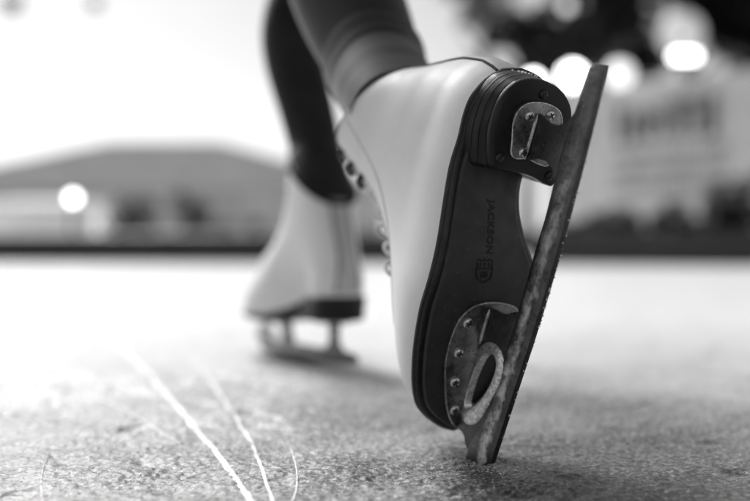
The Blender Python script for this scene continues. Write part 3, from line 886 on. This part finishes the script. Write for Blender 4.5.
def tree(px, d, zc, rad, n, seed, label, mat='leaf', lean=0.0, size=.16):
    c = at(px, 250, d); root = new('tree', None); root.location = (c.x, c.y, 0)
    tag(root, label, 'tree', 'dark trees behind the banner')
    bm = bmesh.new()
    tube(bm, [(0, 0, 0), (.05, 0, zc * .4), (lean * .5, .1, zc * .8), (lean, 0, zc + rad[2] * .4)], [.2, .16, .11, .04], 8)
    for k in range(6):
        a = k * 1.05 + seed; q = Vector((lean * .5, 0, zc * (.62 + .05 * k)))
        tube(bm, [q, q + Vector((math.cos(a) * rad[0] * .35, math.sin(a) * rad[1] * .35, .5)), q + Vector((math.cos(a) * rad[0] * .7, math.sin(a) * rad[1] * .7, .8))], [.07, .045, .015], 6)
    fin('trunk', bm, BG['bark'], root)
    bm = bmesh.new(); leaves(bm, Vector((lean, 0, zc)), Vector(rad), n, size, seed); fin('crown', bm, BG[mat], root, False)
def zat(py, d): return CAM_H + (CY - py) / F_PX * d
tree(600, 19, zat(10, 19), (1.5, 1.5, 1.3), 5200, 3, 'dark leafy tree just right of the blade tip behind the lamps')
tree(690, 19.5, zat(-5, 19.5), (1.9, 1.6, 1.7), 8000, 5, 'broad black tree behind the oblong lamp')
tree(770, 18, zat(20, 18), (1.5, 1.5, 1.9), 8000, 9, 'black tree filling the upper right corner')
tree(525, 20, zat(35, 20), (1.0, 1.2, .55), 2200, 12, 'thin dark tree above the boot heel, left of the lamps')
tree(485, 22, zat(-8, 22), (1.1, 1.2, .9), 900, 14, 'sparse grey tree between the raised leg and the lamps', 'leaf2')

# banner wall right
def banner():
    A, B = at(585, 95, 14.2), at(770, 70, 12.0)
    a = Vector((A.x, A.y, 0)); d = Vector((B.x - A.x, B.y - A.y, 0)); n = d.length
    root = new('banner', None); root.location = a; root.rotation_euler = (0, 0, math.atan2(d.y, d.x))
    tag(root, 'big pale banner with rows of smeared dark lettering stretched behind the right border', 'banner')
    za, zb = A.z, zat(72, 12.0); z0 = .32
    x_0, x_1 = -.75, n + .8
    bm = bmesh.new(); rr = []
    for y in (0, .03):
        rr.append([Vector((x_0 + (x_1 - x_0) * k / 30, y + .02 * math.sin(k * 1.3), 0)) for k in range(31)])
    zt = za + .02
    prof = []
    for r_, z in ((rr[0], z0), (rr[0], zt), (rr[1], zt), (rr[1], z0)):
        prof.append([p + Vector((0, 0, z)) for p in r_])
    loft(bm, prof, closed=False); sheet = fin('sheet', bm, BG['banner'], root)
    rnd = random.Random(5)
    bm = bmesh.new(); x = .62
    while x < 2.25:
        w = rnd.uniform(.08, .14); h = rnd.uniform(.45, .60)
        box(bm, x, x + w, -.034, -.028, 1.86 - rnd.uniform(0, .06), 1.86 + h)
        if rnd.random() < .6: 
            zq = rnd.uniform(1.9, 2.3); box(bm, x + w + .002, x + w + .12, -.034, -.028, zq, zq + .09)
        x += w + rnd.uniform(.08, .13)
    fin('lettering', bm, BG['ink'], sheet, False)
    bm = bmesh.new()
    for row in (1.55, 1.28, 1.02):
        x = .5
        while x < 2.4:
            w = rnd.uniform(.02, .04); box(bm, x, x + w, -.034, -.028, row, row + rnd.uniform(.10, .17)); x += w + rnd.uniform(.05, .10)
    fin('lettering', bm, BG['ink'], sheet, False)
    for x in (x_0, .5 * (x_0 + x_1), x_1):
        bm = bmesh.new(); tube(bm, [(x, .08, 0), (x, .08, zt + .05)], .035, 8); fin('post', bm, BG['post'], root)
banner()

def lamp(px, py, d, r, label, kind='ball', glow='glow', half=None):
    p = at(px, py, d); root = new('park_lamp', None); root.location = (p.x, p.y, 0)
    tag(root, label, 'lamp', 'lit lamps round the rink')
    bm = bmesh.new(); 
    if kind == 'ball':
        tube(bm, [(0, 0, 0), (0, 0, p.z - r * .95)], [.03, .02], 8); fin('post', bm, BG['post'], root)
        bm = bmesh.new(); g = bmesh.ops.create_uvsphere(bm, u_segments=20, v_segments=12, radius=r)
        for v in g['verts']: v.co.z += p.z
        fin('globe', bm, BG[glow], root)
        bm = bmesh.new(); loft(bm, [[Vector((a * r * math.cos(t), a * r * math.sin(t), p.z + h * r)) for t in np.linspace(0, 6.2832, 17)[:-1]] for a, h in ((.5, .93), (.42, 1.05), (.1, 1.2))], cap0=True, cap1=True); fin('cap', bm, BG['post'], root)
    else:
        tube(bm, [(0, .06, 0), (0, .06, p.z)], [.04, .03], 8); fin('post', bm, BG['post'], root)
        w, h = half
        bm = bmesh.new(); box(bm, -w - .03, w + .03, .0, .08, p.z - h - .03, p.z + h + .03); fin('housing', bm, BG['post'], root, False)
        bm = bmesh.new(); box(bm, -w, w, -.012, -.003, p.z - h, p.z + h); fin('lens', bm, BG[glow], root, False)
lamp(73, 198, 11.0, .055, 'small lit globe lamp before the roof of the hall at the left')
lamp(567, 6, 14.5, .09, 'lit globe lamp cut by the top edge above the boot heel', glow='glow2')
lamp(572, 76, 15.5, .20, 'bright globe lamp tucked against the left side of the blade tip')
lamp(533, 82, 16.2, .15, 'bright globe lamp just above the back of the boot heel')
lamp(620, 74, 15.0, .22, 'large lit globe lamp just right of the blade tip', glow='glow2')
lamp(681, 34, 16.5, .42, 'dim frosted globe lamp behind and above the oblong floodlight', glow='glow3')
lamp(685, 56, 14.6, .1, 'oblong lit floodlight over the banner lettering', 'panel', 'glow', (.21, .06))

# dark lanterns hanging on a cord at the top left
A, B = at(-90, -75, 9.0), at(240, -75, 9.0)
c_ = new('light_cord', None)
bm = bmesh.new(); tube(bm, [A.lerp(B, k / 20) - Vector((0, 0, .25 * math.sin(math.pi * k / 20))) for k in range(21)], .006, 6)
bpy.data.objects.remove(c_)
cord = fin('cord', bm, BG['post']); tag(cord, 'thin cord strung above the top left of the view', 'cord')
for px, r, lab in ((12, .11, 'dark lantern hanging into the top left corner'), (95, .075, 'smaller dark lantern hanging right of the corner lantern')):
    f = (px + 90) / 330; top = A.lerp(B, f) - Vector((0, 0, .25 * math.sin(math.pi * f)))
    zc = zat(3, 9.0)
    root = new('lantern', None); root.location = (top.x, top.y, zc)
    tag(root, lab, 'lantern', 'dark hanging lanterns')
    bm = bmesh.new(); loft(bm, [[Vector((a * r * math.cos(t), a * r * math.sin(t), h * r)) for t in np.linspace(0, 6.2832, 15)[:-1]] for a, h in ((.25, -1), (.7, -.75), (1, -.1), (.85, .6), (.3, 1))], cap0=True, cap1=True); fin('shade', bm, BG['lantern'], root)
    bm = bmesh.new(); tube(bm, [(0, 0, r), (0, 0, top.z - zc)], .005, 6); fin('wire', bm, BG['post'], root)

# ------------------------------------------------------------------ light
SUN = Vector((-.33, .66, .70)).normalized()
el = math.asin(SUN.z); az = math.atan2(SUN.x, SUN.y)
W = bpy.data.worlds.new('World'); S.world = W; W.use_nodes = True
nt = W.node_tree; bgn = nt.nodes['Background']
sky = nt.nodes.new('ShaderNodeTexSky'); sky.sky_type = 'NISHITA'; sky.sun_disc = False
sky.sun_elevation = el; sky.sun_rotation = az; sky.air_density = 1.0; sky.dust_density = 1.0; sky.ozone_density = 1.0
bw = nt.nodes.new('ShaderNodeRGBToBW'); nt.links.new(sky.outputs[0], bw.inputs[0]); nt.links.new(bw.outputs[0], bgn.inputs['Color'])
bgn.inputs['Strength'].default_value = .085
ld = bpy.data.lights.new('sun', 'SUN'); ld.energy = 4.2; ld.angle = math.radians(26); ld.color = (1, 1, 1)
lo = new('sun', ld); lo.rotation_euler = SUN.to_track_quat('Z', 'Y').to_euler()

# ------------------------------------------------------------------ camera
cd = bpy.data.cameras.new('camera'); cam = new('camera', cd); S.camera = cam
cd.sensor_width = 36; cd.lens = F_PX / 750 * 36; cd.clip_start = .02; cd.clip_end = 500
cam.location = (0, 0, CAM_H); cam.rotation_euler = (math.radians(90), 0, 0)
cd.shift_y = -(250.5 - CY) / 750
cd.dof.use_dof = True; cd.dof.focus_distance = .555; cd.dof.aperture_fstop = 2.2; cd.dof.aperture_blades = 0
S.view_settings.view_transform = 'Standard'; S.view_settings.look = 'None'; S.view_settings.exposure = 0.64; S.view_settings.gamma = 1.0
S.cycles.use_denoising = True; S.cycles.max_bounces = 8
